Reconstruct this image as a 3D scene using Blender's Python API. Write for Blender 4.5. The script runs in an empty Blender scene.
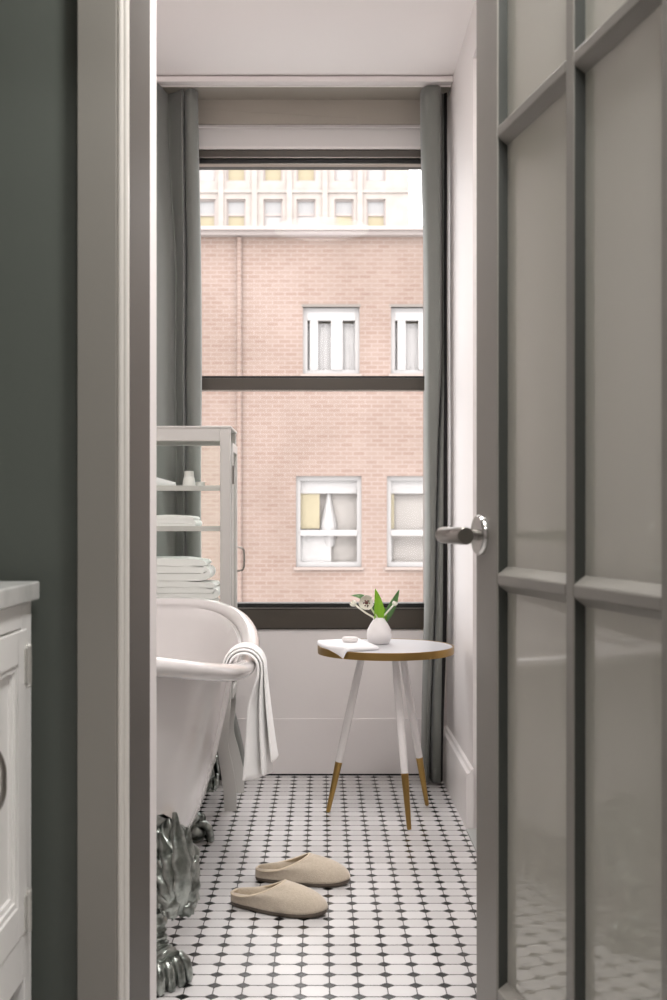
import bpy, bmesh, math, random
from mathutils import Vector, Matrix, noise
random.seed(7)
sc = bpy.context.scene
COL = sc.collection
PI = math.pi
F = 1150.0
def P(px, py, D):
    """point of the place seen at photo pixel (px,py) when it stands D metres from the camera"""
    return Vector(((px-322)/F*D, D, 1-(py-519)/F*D))

# ------------------------------------------------------------------ materials
def mat(name, col, rough=.5, metal=0.0, spec=.5, bump=None, noise_col=None, coat=0, sheen=0, trans=0):
    m = bpy.data.materials.new(name); m.use_nodes = True
    nt = m.node_tree; b = nt.nodes['Principled BSDF']
    b.inputs['Base Color'].default_value = (*col, 1)
    b.inputs['Roughness'].default_value = rough
    b.inputs['Metallic'].default_value = metal
    b.inputs['Specular IOR Level'].default_value = spec
    b.inputs['Coat Weight'].default_value = coat
    b.inputs['Coat Roughness'].default_value = .08
    b.inputs['Sheen Weight'].default_value = sheen
    b.inputs['Transmission Weight'].default_value = trans
    if bump or noise_col:
        tc = nt.nodes.new('ShaderNodeTexCoord')
    if bump:
        s, d = bump
        n = nt.nodes.new('ShaderNodeTexNoise'); n.inputs['Scale'].default_value = s; n.inputs['Detail'].default_value = 4
        nt.links.new(tc.outputs['Object'], n.inputs['Vector'])
        bp = nt.nodes.new('ShaderNodeBump'); bp.inputs['Strength'].default_value = .6; bp.inputs['Distance'].default_value = d
        nt.links.new(n.outputs['Fac'], bp.inputs['Height']); nt.links.new(bp.outputs['Normal'], b.inputs['Normal'])
    if noise_col:
        s, c2, lo, hi = noise_col
        n = nt.nodes.new('ShaderNodeTexNoise'); n.inputs['Scale'].default_value = s; n.inputs['Detail'].default_value = 5
        nt.links.new(tc.outputs['Object'], n.inputs['Vector'])
        r = nt.nodes.new('ShaderNodeValToRGB')
        r.color_ramp.elements[0].position = lo; r.color_ramp.elements[0].color = (*col, 1)
        r.color_ramp.elements[1].position = hi; r.color_ramp.elements[1].color = (*c2, 1)
        nt.links.new(n.outputs['Fac'], r.inputs['Fac']); nt.links.new(r.outputs['Color'], b.inputs['Base Color'])
    return m

def math_node(nt, op, a, b=None, c=None):
    n = nt.nodes.new('ShaderNodeMath'); n.operation = op
    for i, v in enumerate((a, b, c)):
        if v is None: continue
        if isinstance(v, (int, float)): n.inputs[i].default_value = v
        else: nt.links.new(v, n.inputs[i])
    return n.outputs[0]

def tile_material():
    m = bpy.data.materials.new('octagon_and_dot_tile'); m.use_nodes = True
    nt = m.node_tree; b = nt.nodes['Principled BSDF']
    g = nt.nodes.new('ShaderNodeNewGeometry')
    sp = nt.nodes.new('ShaderNodeSeparateXYZ'); nt.links.new(g.outputs['Position'], sp.inputs[0])
    u = math_node(nt, 'DIVIDE', math_node(nt, 'SUBTRACT', sp.outputs[0], .0778), .0617)
    v = math_node(nt, 'DIVIDE', math_node(nt, 'SUBTRACT', sp.outputs[1], 2.6995), .0585)
    def dist(t):
        f = math_node(nt, 'FRACT', math_node(nt, 'ADD', t, 100.5))
        return math_node(nt, 'ABSOLUTE', math_node(nt, 'SUBTRACT', f, .5))
    dx, dy = dist(u), dist(v)
    s = math_node(nt, 'ADD', math_node(nt, 'MULTIPLY', dx, .88), dy)
    dot = math_node(nt, 'LESS_THAN', s, .205)
    grout_d = math_node(nt, 'LESS_THAN', s, .262)
    gx = math_node(nt, 'LESS_THAN', dx, .020)
    gy = math_node(nt, 'LESS_THAN', dy, .036)
    grout = math_node(nt, 'MAXIMUM', grout_d, math_node(nt, 'MAXIMUM', gx, gy))
    # every tile has a tone of its own
    cell = nt.nodes.new('ShaderNodeCombineXYZ')
    nt.links.new(math_node(nt, 'FLOOR', u), cell.inputs[0]); nt.links.new(math_node(nt, 'FLOOR', v), cell.inputs[1])
    wn = nt.nodes.new('ShaderNodeTexWhiteNoise'); nt.links.new(cell.outputs[0], wn.inputs['Vector'])
    tone = nt.nodes.new('ShaderNodeMix'); tone.data_type = 'RGBA'
    tone.inputs['A'].default_value = (.63, .615, .61, 1); tone.inputs['B'].default_value = (.73, .715, .71, 1)
    nt.links.new(wn.outputs['Value'], tone.inputs['Factor'])
    m1 = nt.nodes.new('ShaderNodeMix'); m1.data_type = 'RGBA'
    nt.links.new(grout, m1.inputs['Factor']); nt.links.new(tone.outputs['Result'], m1.inputs['A'])
    m1.inputs['B'].default_value = (.06, .057, .052, 1)
    m2 = nt.nodes.new('ShaderNodeMix'); m2.data_type = 'RGBA'
    nt.links.new(dot, m2.inputs['Factor']); nt.links.new(m1.outputs['Result'], m2.inputs['A'])
    m2.inputs['B'].default_value = (.012, .012, .012, 1)
    nt.links.new(m2.outputs['Result'], b.inputs['Base Color'])
    r = math_node(nt, 'SUBTRACT', math_node(nt, 'ADD', math_node(nt, 'MULTIPLY', grout, .45), .27), math_node(nt, 'MULTIPLY', dot, .5))
    nt.links.new(r, b.inputs['Roughness'])
    bp = nt.nodes.new('ShaderNodeBump'); bp.inputs['Distance'].default_value = .001; bp.inputs['Strength'].default_value = .5
    h = math_node(nt, 'SUBTRACT', 1.0, math_node(nt, 'SUBTRACT', grout, dot))
    nt.links.new(h, bp.inputs['Height']); nt.links.new(bp.outputs['Normal'], b.inputs['Normal'])
    return m

def brick_material():
    m = bpy.data.materials.new('sunlit_brick'); m.use_nodes = True
    nt = m.node_tree; b = nt.nodes['Principled BSDF']; b.inputs['Roughness'].default_value = .9
    g = nt.nodes.new('ShaderNodeNewGeometry')
    sp = nt.nodes.new('ShaderNodeSeparateXYZ'); nt.links.new(g.outputs['Position'], sp.inputs[0])
    cb = nt.nodes.new('ShaderNodeCombineXYZ'); nt.links.new(sp.outputs[0], cb.inputs[0]); nt.links.new(sp.outputs[2], cb.inputs[1])
    br = nt.nodes.new('ShaderNodeTexBrick')
    br.inputs['Scale'].default_value = 1; br.inputs['Brick Width'].default_value = .215; br.inputs['Row Height'].default_value = .075
    br.inputs['Mortar Size'].default_value = .012; br.inputs['Mortar Smooth'].default_value = .2
    br.inputs['Color1'].default_value = (.182, .127, .106, 1); br.inputs['Color2'].default_value = (.205, .153, .131, 1)
    br.inputs['Mortar'].default_value = (.226, .178, .157, 1); br.inputs['Bias'].default_value = 0
    nt.links.new(cb.outputs[0], br.inputs['Vector'])
    n = nt.nodes.new('ShaderNodeTexNoise'); n.inputs['Scale'].default_value = .7; n.inputs['Detail'].default_value = 3
    nt.links.new(g.outputs['Position'], n.inputs['Vector'])
    mx = nt.nodes.new('ShaderNodeMix'); mx.data_type = 'RGBA'; mx.blend_type = 'MULTIPLY'
    r = nt.nodes.new('ShaderNodeValToRGB'); r.color_ramp.elements[0].color = (.88, .86, .84, 1); r.color_ramp.elements[1].color = (1.06, 1.06, 1.06, 1)
    r.color_ramp.elements[0].position = .35; r.color_ramp.elements[1].position = .65
    nt.links.new(n.outputs['Fac'], r.inputs['Fac'])
    mx.inputs['Factor'].default_value = 1
    nt.links.new(br.outputs['Color'], mx.inputs['A']); nt.links.new(r.outputs['Color'], mx.inputs['B'])
    nt.links.new(mx.outputs['Result'], b.inputs['Base Color'])
    return m

def glass_material(name, tint=(1, 1, 1), rough=0.0, f0=1.0):
    m = bpy.data.materials.new(name); m.use_nodes = True
    nt = m.node_tree; nt.nodes.clear()
    o = nt.nodes.new('ShaderNodeOutputMaterial')
    t = nt.nodes.new('ShaderNodeBsdfTransparent'); t.inputs[0].default_value = (*tint, 1)
    gl = nt.nodes.new('ShaderNodeBsdfGlossy'); gl.inputs['Roughness'].default_value = rough
    fr = nt.nodes.new('ShaderNodeFresnel'); fr.inputs[0].default_value = 1.45
    mx = nt.nodes.new('ShaderNodeMixShader')
    ge = nt.nodes.new('ShaderNodeNewGeometry')
    nt.links.new(math_node(nt, 'MULTIPLY', math_node(nt, 'MULTIPLY', fr.outputs[0], f0), math_node(nt, 'SUBTRACT', 1.0, ge.outputs['Backfacing'])), mx.inputs[0])
    nt.links.new(t.outputs[0], mx.inputs[1]); nt.links.new(gl.outputs[0], mx.inputs[2]); nt.links.new(mx.outputs[0], o.inputs[0])
    return m

def veiled_glass():
    m = bpy.data.materials.new('reflection_pale_glass'); m.use_nodes = True
    nt = m.node_tree; nt.nodes.clear()
    o = nt.nodes.new('ShaderNodeOutputMaterial')
    d = nt.nodes.new('ShaderNodeBsdfDiffuse'); d.inputs[0].default_value = (.82, .80, .74, 1)  # pale body colour stands in for the reflected bright walls
    tl = nt.nodes.new('ShaderNodeBsdfTranslucent'); tl.inputs[0].default_value = (.75, .74, .67, 1)
    m0 = nt.nodes.new('ShaderNodeMixShader'); m0.inputs[0].default_value = .45
    nt.links.new(d.outputs[0], m0.inputs[1]); nt.links.new(tl.outputs[0], m0.inputs[2])
    t = nt.nodes.new('ShaderNodeBsdfTransparent'); t.inputs[0].default_value = (.85, .87, .83, 1)
    m1 = nt.nodes.new('ShaderNodeMixShader'); m1.inputs[0].default_value = .12
    nt.links.new(m0.outputs[0], m1.inputs[1]); nt.links.new(t.outputs[0], m1.inputs[2])
    gl = nt.nodes.new('ShaderNodeBsdfGlossy'); gl.inputs['Roughness'].default_value = .03
    fr = nt.nodes.new('ShaderNodeFresnel'); fr.inputs[0].default_value = 1.5
    m2 = nt.nodes.new('ShaderNodeMixShader')
    ge = nt.nodes.new('ShaderNodeNewGeometry')
    nt.links.new(math_node(nt, 'MULTIPLY', math_node(nt, 'MULTIPLY', fr.outputs[0], 1.3), math_node(nt, 'SUBTRACT', 1.0, ge.outputs['Backfacing'])), m2.inputs[0])
    nt.links.new(m1.outputs[0], m2.inputs[1]); nt.links.new(gl.outputs[0], m2.inputs[2]); nt.links.new(m2.outputs[0], o.inputs[0])
    return m

def shade_cloth():
    m = bpy.data.materials.new('roller_cloth'); m.use_nodes = True
    nt = m.node_tree; nt.nodes.clear()
    o = nt.nodes.new('ShaderNodeOutputMaterial')
    d = nt.nodes.new('ShaderNodeBsdfDiffuse'); d.inputs[0].default_value = (.85, .83, .82, 1)
    tl = nt.nodes.new('ShaderNodeBsdfTranslucent'); tl.inputs[0].default_value = (.6, .58, .57, 1)
    m0 = nt.nodes.new('ShaderNodeMixShader'); m0.inputs[0].default_value = .25
    nt.links.new(d.outputs[0], m0.inputs[1]); nt.links.new(tl.outputs[0], m0.inputs[2]); nt.links.new(m0.outputs[0], o.inputs[0])
    return m

M = {}
M['tile'] = tile_material()
M['brick'] = brick_material()
M['white_wall'] = mat('white_wall_paint', (.80, .762, .752), .55, bump=(90, .0004))
M['ceiling'] = mat('white_ceiling_paint', (.90, .855, .845), .7)
M['white_trim'] = mat('white_gloss_trim', (.85, .815, .80), .3)
M['dark_wall'] = mat('dark_sage_wall_paint', (.100, .112, .097), .6, bump=(60, .0004))
M['jamb'] = mat('dark_umber_jamb', (.058, .050, .039), .55)  # even dark umber, deeper than the taupe casing
M['taupe'] = mat('taupe_woodwork_paint', (.265, .25, .225), .38, bump=(40, .0004))
M['taupe_light'] = mat('taupe_bead_paint', (.72, .685, .64), .3)
M['frame'] = mat('dark_bronze_window_metal', (.068, .057, .045), .35)
M['black'] = mat('black_rubber_and_shade', (.008, .008, .008), .5)
M['head'] = mat('greige_head_strip', (.37, .34, .295), .6)  # even greige, darker than the white wall
M['lining'] = mat('black_edge_cloth', (.012, .011, .012), .95)  # near-black strip down the right curtain's edge
M['gasket'] = mat('dark_side_bead', (.035, .038, .032), .5)  # upright pane edges, darker than the level ones
M['curtain'] = mat('grey_green_curtain_cloth', (.185, .193, .178), .9, bump=(300, .0008), sheen=.2)
M['enamel'] = mat('white_bath_enamel', (.66, .635, .625), .12, coat=.4)
M['silver'] = mat('antique_silver', (.46, .49, .46), .30, metal=1.0, bump=(55, .004), noise_col=(30, (.15, .165, .15), .42, .66))
M['chrome'] = mat('brushed_nickel', (.62, .61, .59), .18, metal=1.0)
M['pewter'] = mat('dark_pewter', (.28, .265, .245), .28, metal=1.0)
M['steel_paint'] = mat('pale_grey_enamelled_steel', (.54, .53, .505), .3)
M['terry'] = mat('white_terry_cloth', (.90, .89, .88), .95, bump=(260, .0012), sheen=.3)
M['cloth'] = mat('white_cotton_cloth', (.84, .83, .84), .9, bump=(500, .001))
M['ceramic'] = mat('matt_white_ceramic', (.80, .775, .77), .45, bump=(200, .0006))
M['lacquer'] = mat('white_lacquer', (.84, .81, .80), .25)
M['tabletop'] = mat('white_satin_tabletop', (.56, .56, .58), .3)
M['brass'] = mat('brushed_brass', (.40, .255, .085), .32, metal=1.0, bump=(250, .0006))
M['felt'] = mat('beige_wool_felt', (.55, .47, .37), .95, bump=(380, .0025), sheen=.4, noise_col=(160, (.61, .53, .43), .35, .7))
M['felt_in'] = mat('tan_felt_lining', (.50, .40, .27), .95, bump=(300, .002))
M['felt_edge'] = mat('cream_felt_edge', (.66, .56, .43), .95)
M['sole'] = mat('dark_brown_rubber_sole', (.13, .105, .082), .7)
M['vanity'] = mat('white_vanity_paint', (.88, .865, .845), .35)
M['marble'] = mat('grey_marble', (.64, .64, .62), .25, noise_col=(9, (.42, .42, .41), .45, .7))
M['leaf'] = mat('fresh_green_leaf', (.22, .46, .025), .35, trans=0)
M['leaf_dark'] = mat('dark_green_leaf', (.10, .22, .07), .35)
M['petal'] = mat('cream_petal', (.86, .84, .74), .6)
M['stem'] = mat('pale_green_stem', (.62, .70, .45), .5)
M['pistil'] = mat('brown_flower_heart', (.16, .06, .05), .7)
M['soap'] = mat('white_soap', (.80, .77, .75), .4)
M['jar'] = mat('white_bottle', (.80, .78, .76), .35)
M['glass'] = glass_material('clear_glass', f0=.12)
M['cab_glass'] = glass_material('cabinet_glass', (.985, .995, .985))
M['shelf_glass'] = glass_material('green_shelf_glass', (.90, .95, .92))
M['door_glass'] = veiled_glass()
M['shade'] = shade_cloth()
M['sillstone'] = mat('pinkish_sill', (.245, .20, .18), .8)
M['lintelstone'] = mat('weathered_lintel', (.15, .132, .118), .8)
M['satin'] = mat('satin_steel_hinge', (.72, .71, .68), .42, metal=.8)
M['stone'] = mat('grey_stone_sill', (.40, .41, .40), .4)
M['pvc'] = mat('white_window_frame', (.29, .278, .274), .5)
M['pale_concrete'] = mat('pale_far_masonry', (.27, .24, .222), .9, noise_col=(2, (.295, .265, .245), .4, .6))
M['cornice'] = mat('pale_cornice', (.30, .262, .25), .8)
M['room_beige'] = mat('beige_inside_room', (.20, .165, .125), .8)
M['room_dark'] = mat('brown_inside_room', (.26, .24, .225), .8)
M['yellow'] = mat('pale_yellow_curtain', (.27, .235, .16), .8)
M['far_pane'] = mat('far_window_pane', (.235, .23, .23), .3)
M['bracket'] = mat('lamp_white', (.8, .8, .78), .4)

# ------------------------------------------------------------------ mesh builder
class MB:
    def __init__(s): s.v = []; s.f = []; s.mi = []; s.cur = 0
    def add(s, vs, fs):
        o = len(s.v); s.v += [Vector(p) for p in vs]; s.f += [tuple(i+o for i in f) for f in fs]; s.mi += [s.cur]*len(fs); return s
    def box(s, x0, x1, y0, y1, z0, z1):
        vs = [(x, y, z) for z in (z0, z1) for y in (y0, y1) for x in (x0, x1)]
        return s.add(vs, [(0,2,3,1), (4,5,7,6), (0,1,5,4), (2,6,7,3), (0,4,6,2), (1,3,7,5)])
    def prism(s, pts, axis, a, b):
        """closed outline extruded along an axis; pts are the two other coordinates in order"""
        n = len(pts)
        def mk(p, t):
            if axis == 'x': return (t, p[0], p[1])
            if axis == 'y': return (p[0], t, p[1])
            return (p[0], p[1], t)
        vs = [mk(p, a) for p in pts] + [mk(p, b) for p in pts]
        fs = [tuple(range(n)), tuple(range(2*n-1, n-1, -1))] + [(i, i+n, (i+1) % n+n, (i+1) % n) for i in range(n)]
        return s.add(vs, fs)
    def grid(s, rows, closed_u=False, closed_v=False):
        nv = len(rows); nu = len(rows[0]); vs = [p for r in rows for p in r]; fs = []
        for j in range(nv if closed_v else nv-1):
            for i in range(nu if closed_u else nu-1):
                a = j*nu+i; b = j*nu+(i+1) % nu; c = ((j+1) % nv)*nu+(i+1) % nu; d = ((j+1) % nv)*nu+i
                fs.append((a, b, c, d))
        return s.add(vs, fs)
    def tube(s, pts, rad, n=12, cap=True, flat=None):
        pts = [Vector(p) for p in pts]; rows = []
        rad = rad if isinstance(rad, (list, tuple)) else [rad]*len(pts)
        up = None
        for i, p in enumerate(pts):
            t = (pts[min(i+1, len(pts)-1)]-pts[max(i-1, 0)]).normalized()
            if up is None:
                up = Vector((0, 0, 1)) if abs(t.z) < .9 else Vector((0, 1, 0))
            sx = t.cross(up).normalized(); up = sx.cross(t).normalized()
            fl = flat if flat else 1
            rows.append([p + sx*math.cos(2*PI*k/n)*rad[i] + up*math.sin(2*PI*k/n)*rad[i]*fl for k in range(n)])
        o = len(s.v); s.grid(rows, closed_u=True)
        if cap:
            s.f += [tuple(range(o+n-1, o-1, -1)), tuple(range(o+(len(pts)-1)*n, o+len(pts)*n))]; s.mi += [s.cur]*2
        return s
    def lathe(s, prof, c=(0, 0, 0), n=32, cap=True):
        c = Vector(c); rows = [[c+Vector((r*math.cos(2*PI*k/n), r*math.sin(2*PI*k/n), z)) for k in range(n)] for r, z in prof]
        o = len(s.v); s.grid(rows, closed_u=True)
        if cap:
            s.f += [tuple(range(o+n-1, o-1, -1)), tuple(range(o+(len(prof)-1)*n, o+len(prof)*n))]; s.mi += [s.cur]*2
        return s
    def ball(s, c, r, n=14, sc_=(1, 1, 1)):
        c = Vector(c); m = n//2; rows = []
        for j in range(m+1):
            th = -PI/2+PI*j/m
            rr = max(math.cos(th), .001)
            rows.append([c+Vector((r*rr*math.cos(2*PI*k/n)*sc_[0], r*rr*math.sin(2*PI*k/n)*sc_[1], r*math.sin(th)*sc_[2])) for k in range(n)])
        return s.grid(rows, closed_u=True)
    def xform(s, mtx):
        s.v = [mtx @ p for p in s.v]; return s
    def build(s, name, mats, parent=None, smooth=35, bevel=0, local=False, solid=0, subsurf=0, bsegs=2):
        me = bpy.data.meshes.new(name)
        off = Vector((0, 0, 0))
        if parent is not None and not local:
            p = parent
            while p is not None: off += p.location; p = p.parent
        me.from_pydata([tuple(p-off) for p in s.v], [], s.f)
        for m in (mats if isinstance(mats, (list, tuple)) else [mats]): me.materials.append(m)
        for i, p in enumerate(me.polygons): p.material_index = s.mi[i]
        bm = bmesh.new(); bm.from_mesh(me); bmesh.ops.remove_doubles(bm, verts=bm.verts, dist=1e-6)
        bmesh.ops.recalc_face_normals(bm, faces=bm.faces); bm.to_mesh(me); bm.free()
        if smooth:
            for p in me.polygons: p.use_smooth = True
            me.set_sharp_from_angle(angle=math.radians(smooth))
        o = bpy.data.objects.new(name, me); COL.objects.link(o)
        if parent is not None: o.parent = parent
        if solid:
            md = o.modifiers.new('thickness', 'SOLIDIFY'); md.thickness = solid; md.offset = 0
        if bevel:
            md = o.modifiers.new('edges', 'BEVEL'); md.width = bevel; md.segments = bsegs; md.limit_method = 'ANGLE'; md.angle_limit = math.radians(40)
        if subsurf:
            md = o.modifiers.new('subdivision', 'SUBSURF'); md.levels = subsurf; md.render_levels = subsurf
        return o

def tag(o, label=None, cat=None, group=None, kind=None):
    if label: o['label'] = label
    if cat: o['category'] = cat
    if group: o['group'] = group
    if kind: o['kind'] = kind
    return o
def empty(name, loc=(0, 0, 0), rz=0):
    o = bpy.data.objects.new(name, None); COL.objects.link(o); o.location = loc; o.rotation_euler = (0, 0, rz); o.empty_display_size = .05
    return o
def struct(o, label, cat): return tag(o, label, cat, kind='structure')
def catmull(pts, n):
    pts = [Vector(p) for p in pts]; out = []
    for i in range(len(pts)-1):
        p0, p1, p2, p3 = pts[max(i-1, 0)], pts[i], pts[i+1], pts[min(i+2, len(pts)-1)]
        for k in range(n):
            t = k/n
            out.append(.5*((2*p1)+(p2-p0)*t+(2*p0-5*p1+4*p2-p3)*t*t+(3*p1-p0-3*p2+p3)*t*t*t))
    out.append(pts[-1]); return out
def wall_boxes(mb, axis, a, b, u0, u1, z0, z1, holes):
    """wall slab between a and b across `axis`, spanning u0..u1 and z0..z1, with rectangular holes (u0,u1,z0,z1)"""
    us = sorted({u0, u1, *[h[0] for h in holes], *[h[1] for h in holes]}); zs = sorted({z0, z1, *[h[2] for h in holes], *[h[3] for h in holes]})
    us = [u for u in us if u0 <= u <= u1]; zs = [z for z in zs if z0 <= z <= z1]
    for i in range(len(us)-1):
        j = 0
        while j < len(zs)-1:
            def solid(jj):
                cu = (us[i]+us[i+1])/2; cz = (zs[jj]+zs[jj+1])/2
                return not any(h[0] < cu < h[1] and h[2] < cz < h[3] for h in holes)
            if not solid(j): j += 1; continue
            k = j
            while k < len(zs)-1 and solid(k): k += 1
            if axis == 'y': mb.box(us[i], us[i+1], a, b, zs[j], zs[k])
            else: mb.box(a, b, us[i], us[i+1], zs[j], zs[k])
            j = k
    return mb

# ------------------------------------------------------------------ the room
WY = 4.49          # inner face of the window wall
RX = .488          # inner face of the bathroom's right wall
CZ = 2.65          # ceiling
JX = -.3205        # left jamb of the bathroom doorway
o = MB().box(-1.6, 1.75, -1.6, WY+.15, -.12, 0).build('floor', M['tile'], smooth=0)
struct(o, 'floor of small white octagon tiles with black dots', 'floor')
o = MB().box(-1.6, 1.75, -1.6, WY+.15, CZ, CZ+.15).build('ceiling', M['ceiling'], smooth=0)
struct(o, 'plain white ceiling above the bath and window', 'ceiling')
WIN = (-.60, .45, .5695, 2.541)
o = wall_boxes(MB(), 'y', WY, WY+.15, -1.5, 1.75, 0, CZ, [WIN]).build('wall_back', M['white_wall'], smooth=0)
struct(o, 'white wall around and below the big window', 'wall')
o = MB().box(-1.5, -1.38, 2.227, WY, 0, CZ).build('wall_left', M['white_wall'], smooth=0)
struct(o, 'white bathroom wall behind the bathtub, hidden by the door jamb', 'wall')
o = wall_boxes(MB(), 'x', RX, RX+.16, 2.227, WY, 0, CZ, [(2.85, 3.72, 0, 2.49)]).build('wall_right', M['white_wall'], smooth=0)
struct(o, 'white wall to the right of the window with an opening in it', 'wall')
m = MB(); m.box(1.5, 1.62, 2.227, WY, 0, CZ)
o = m.build('wall_alcove', M['white_wall'], smooth=0); struct(o, 'white wall inside the side alcove behind the glass door', 'wall')
# doorway wall: dark side towards the vanity, white side towards the bath
DOORWAY = (JX-.012, 1.062, 0, 2.162)
o = wall_boxes(MB(), 'y', 1.92, 2.143, -1.12, 1.62, 0, CZ, [DOORWAY]).build('wall_front', M['dark_wall'], smooth=0)
struct(o, 'dark sage green wall between vanity and bathroom doorway', 'wall')
o = wall_boxes(MB(), 'y', 2.143, 2.227, -1.5, 1.62, 0, CZ, [(JX, 1.05, 0, 2.15)]).build('wall_inner', M['white_wall'], smooth=0)
struct(o, 'white bathroom side of the doorway wall', 'wall')
o = MB().box(-1.12, -1.0, 1.12, 1.92, 0, CZ).build('wall_side', M['dark_wall'], smooth=0)
struct(o, 'dark sage green wall behind the vanity', 'wall')
o = MB().box(1.2, 1.32, 1.12, 1.92, 0, CZ).build('wall_far_right', M['dark_wall'], smooth=0)
struct(o, 'dark wall behind the open glass door', 'wall')
o = wall_boxes(MB(), 'y', 1.0, 1.12, -1.5, 1.75, 0, CZ, [(-.42, .47, 0, 2.15)]).build('wall_entry', M['taupe'], smooth=0)
struct(o, 'wall with the doorway the camera looks through', 'wall')
m = MB(); m.box(-1.5, -1.38, -1.5, 1.0, 0, CZ); m.box(1.62, 1.75, -1.5, 1.0, 0, CZ); m.box(-1.5, 1.75, -1.6, -1.5, 0, CZ)
o = m.build('wall_hall', M['white_wall'], smooth=0); struct(o, 'pale hall walls behind the camera', 'wall')

# jamb lining, casing and bead of the bathroom doorway
m = MB()
m.box(JX-.012, JX, 1.921, 2.143, 0, 2.15)
m.box(1.05, 1.062, 1.921, 2.143, 0, 2.15)
m.box(JX-.012, 1.062, 1.921, 2.143, 2.15, 2.162)
o = m.build('trim_1', M['jamb'], smooth=0, bevel=.0015); struct(o, 'dark umber jamb lining of the bathroom doorway', 'trim')
m = MB(); m.box(-.4045, -.3385, 1.898, 1.92, 0, 2.22)
m.box(-.4045, 1.15, 1.898, 1.92, 2.168, 2.24)
o = m.build('trim_2', M['taupe'], smooth=0, bevel=.002); struct(o, 'flat taupe casing board beside the bathroom doorway', 'trim')
m = MB()
m.tube([(-.3335, 1.905, 0), (-.3335, 1.905, 2.2)], .0058, 14)
m.tube([(-.3255, 1.907, 0), (-.3255, 1.907, 2.2)], .0050, 14)
m.box(-.339, JX-.0008, 1.906, 1.9195, 0, 2.2)
o = m.build('trim_3', M['taupe_light'], smooth=40); struct(o, 'pale narrow double bead along the edge of the taupe casing', 'trim')
# baseboards
m = MB(); bx = RX-.024
m.prism([(RX, 0), (bx, 0), (bx, .165), (bx+.003, .178), (bx+.012, .183), (bx+.016, .192), (RX, .196)], 'y', 3.70, WY-.001)
o = m.build('baseboard_right', M['white_trim'], smooth=30); struct(o, 'tall white baseboard along the right wall by the curtain', 'baseboard')
o = MB().box(-1.38, bx, WY-.006, WY, .006, .222).build('baseboard_back', M['white_wall'], smooth=0, bevel=.002)
struct(o, 'flush white baseboard under the window', 'baseboard')
o = MB().box(-1.38, bx, WY-.007, WY-.001, .0005, .006).build('trim_5', M['black'], smooth=0); struct(o, 'dark joint along the foot of the window wall', 'trim')
o = MB().box(RX-.026, RX+.17, 2.86, 3.695, 0, .006).build('trim_4', M['stone'], smooth=0, bevel=.002)
struct(o, 'grey stone threshold in the right wall opening', 'trim')

# ------------------------------------------------------------------ window
w = empty('window_1', (0, WY+.03, 0)); struct(w, 'tall dark framed sash window over the brick building', 'window')
y0, y1 = WY-.008, WY+.075
xl, xr = WIN[0]+.004, WIN[1]-.004
def zz(py, D): return 1-(py-519)/F*D
m = MB()
m.box(xl, xl+.045, y0, y1, .572, 2.44); m.box(xr-.045, xr, y0, y1, .572, 2.44)
m.box(xl, xr, y0, y1, .572, zz(609, y0))           # sill rail
m.box(xl, xr, y0, y1, zz(157, y0), zz(150, y0)); m.box(xl, xr, y0+.012, y1, zz(150, y0), 2.45)
m.build('frame', M['frame'], w, smooth=0, bevel=.003)
m = MB(); m.box(xl+.045, xr-.045, y0+.004, y1, zz(608.6, y0), zz(604, y0)+.002)
m.box(xl+.045, xr-.045, y0+.012, y1, zz(163.5, y0), zz(158.5, y0))
m.build('gasket', M['black'], w, smooth=0)
m = MB()
for a, b in ((608.8, 607.6), (158.4, 157.2), (164.6, 163.8), (390.8, 389.8)):
    m.box(xl+.045, xr-.045, y0-.004, y0+.03, zz(a, y0), zz(b, y0))
tag(m.build('bead', M['pewter'], w, smooth=0), 'thin bright metal edge bead')
m = MB(); m.box(xl+.045, xr-.045, y0+.002, y0+.04, zz(389.8, y0), zz(378, y0)); m.build('meeting_rail', M['frame'], w, smooth=0, bevel=.002)
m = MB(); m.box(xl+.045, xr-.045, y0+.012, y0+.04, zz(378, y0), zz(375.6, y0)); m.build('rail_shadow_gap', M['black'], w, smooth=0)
MB().box(xl+.045, xr-.045, y0+.045, y0+.05, zz(608, y0), zz(378, y0)).build('pane', M['glass'], w, smooth=0)
MB().box(xl+.045, xr-.045, y0+.060, y0+.065, zz(390, y0), zz(158, y0)).build('pane', M['glass'], w, smooth=0)
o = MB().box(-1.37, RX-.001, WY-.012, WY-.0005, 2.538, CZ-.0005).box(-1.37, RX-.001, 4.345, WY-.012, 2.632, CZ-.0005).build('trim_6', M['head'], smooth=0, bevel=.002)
struct(o, 'greige strip across the wall above the window', 'trim')
# roller blind pulled up in the head of the window
r = empty('roller_blind', (0, WY+.02, 2.46)); tag(r, 'white roller blind rolled up at the top of the window', 'roller blind')
MB().box(xl+.01, xr-.01, WY+.002, WY+.005, zz(146, WY), 2.52).build('fabric', M['shade'], r, smooth=0)
m = MB(); m.tube([(xl+.01, WY+.03, 2.513), (xr-.01, WY+.03, 2.513)], .024, 20); m.build('roller', M['shade'], r)
MB().box(xl+.01, xr-.01, WY-.003, WY+.010, zz(149.5, WY), zz(146, WY)).build('hem_bar', M['white_trim'], r, smooth=0, bevel=.002)
# curtain track
t = empty('curtain_track', (0, 4.30, 2.63)); tag(t, 'white curtain track running along the ceiling above the window', 'curtain track')
m = MB(); m.box(-1.37, RX-.001, 4.272, 4.285, 2.6255, 2.645); m.box(-1.37, RX-.001, 4.285, 4.33, 2.633, 2.645); m.box(-1.37, RX-.001, 4.33, 4.338, 2.628, 2.645)
m.build('rail', M['white_trim'], t, smooth=0, bevel=.0015)
for x in (-1.1, -.5, .1): MB().box(x-.02, x+.02, 4.29, 4.33, 2.645, CZ).build('bracket', M['white_trim'], t, smooth=0)

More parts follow.
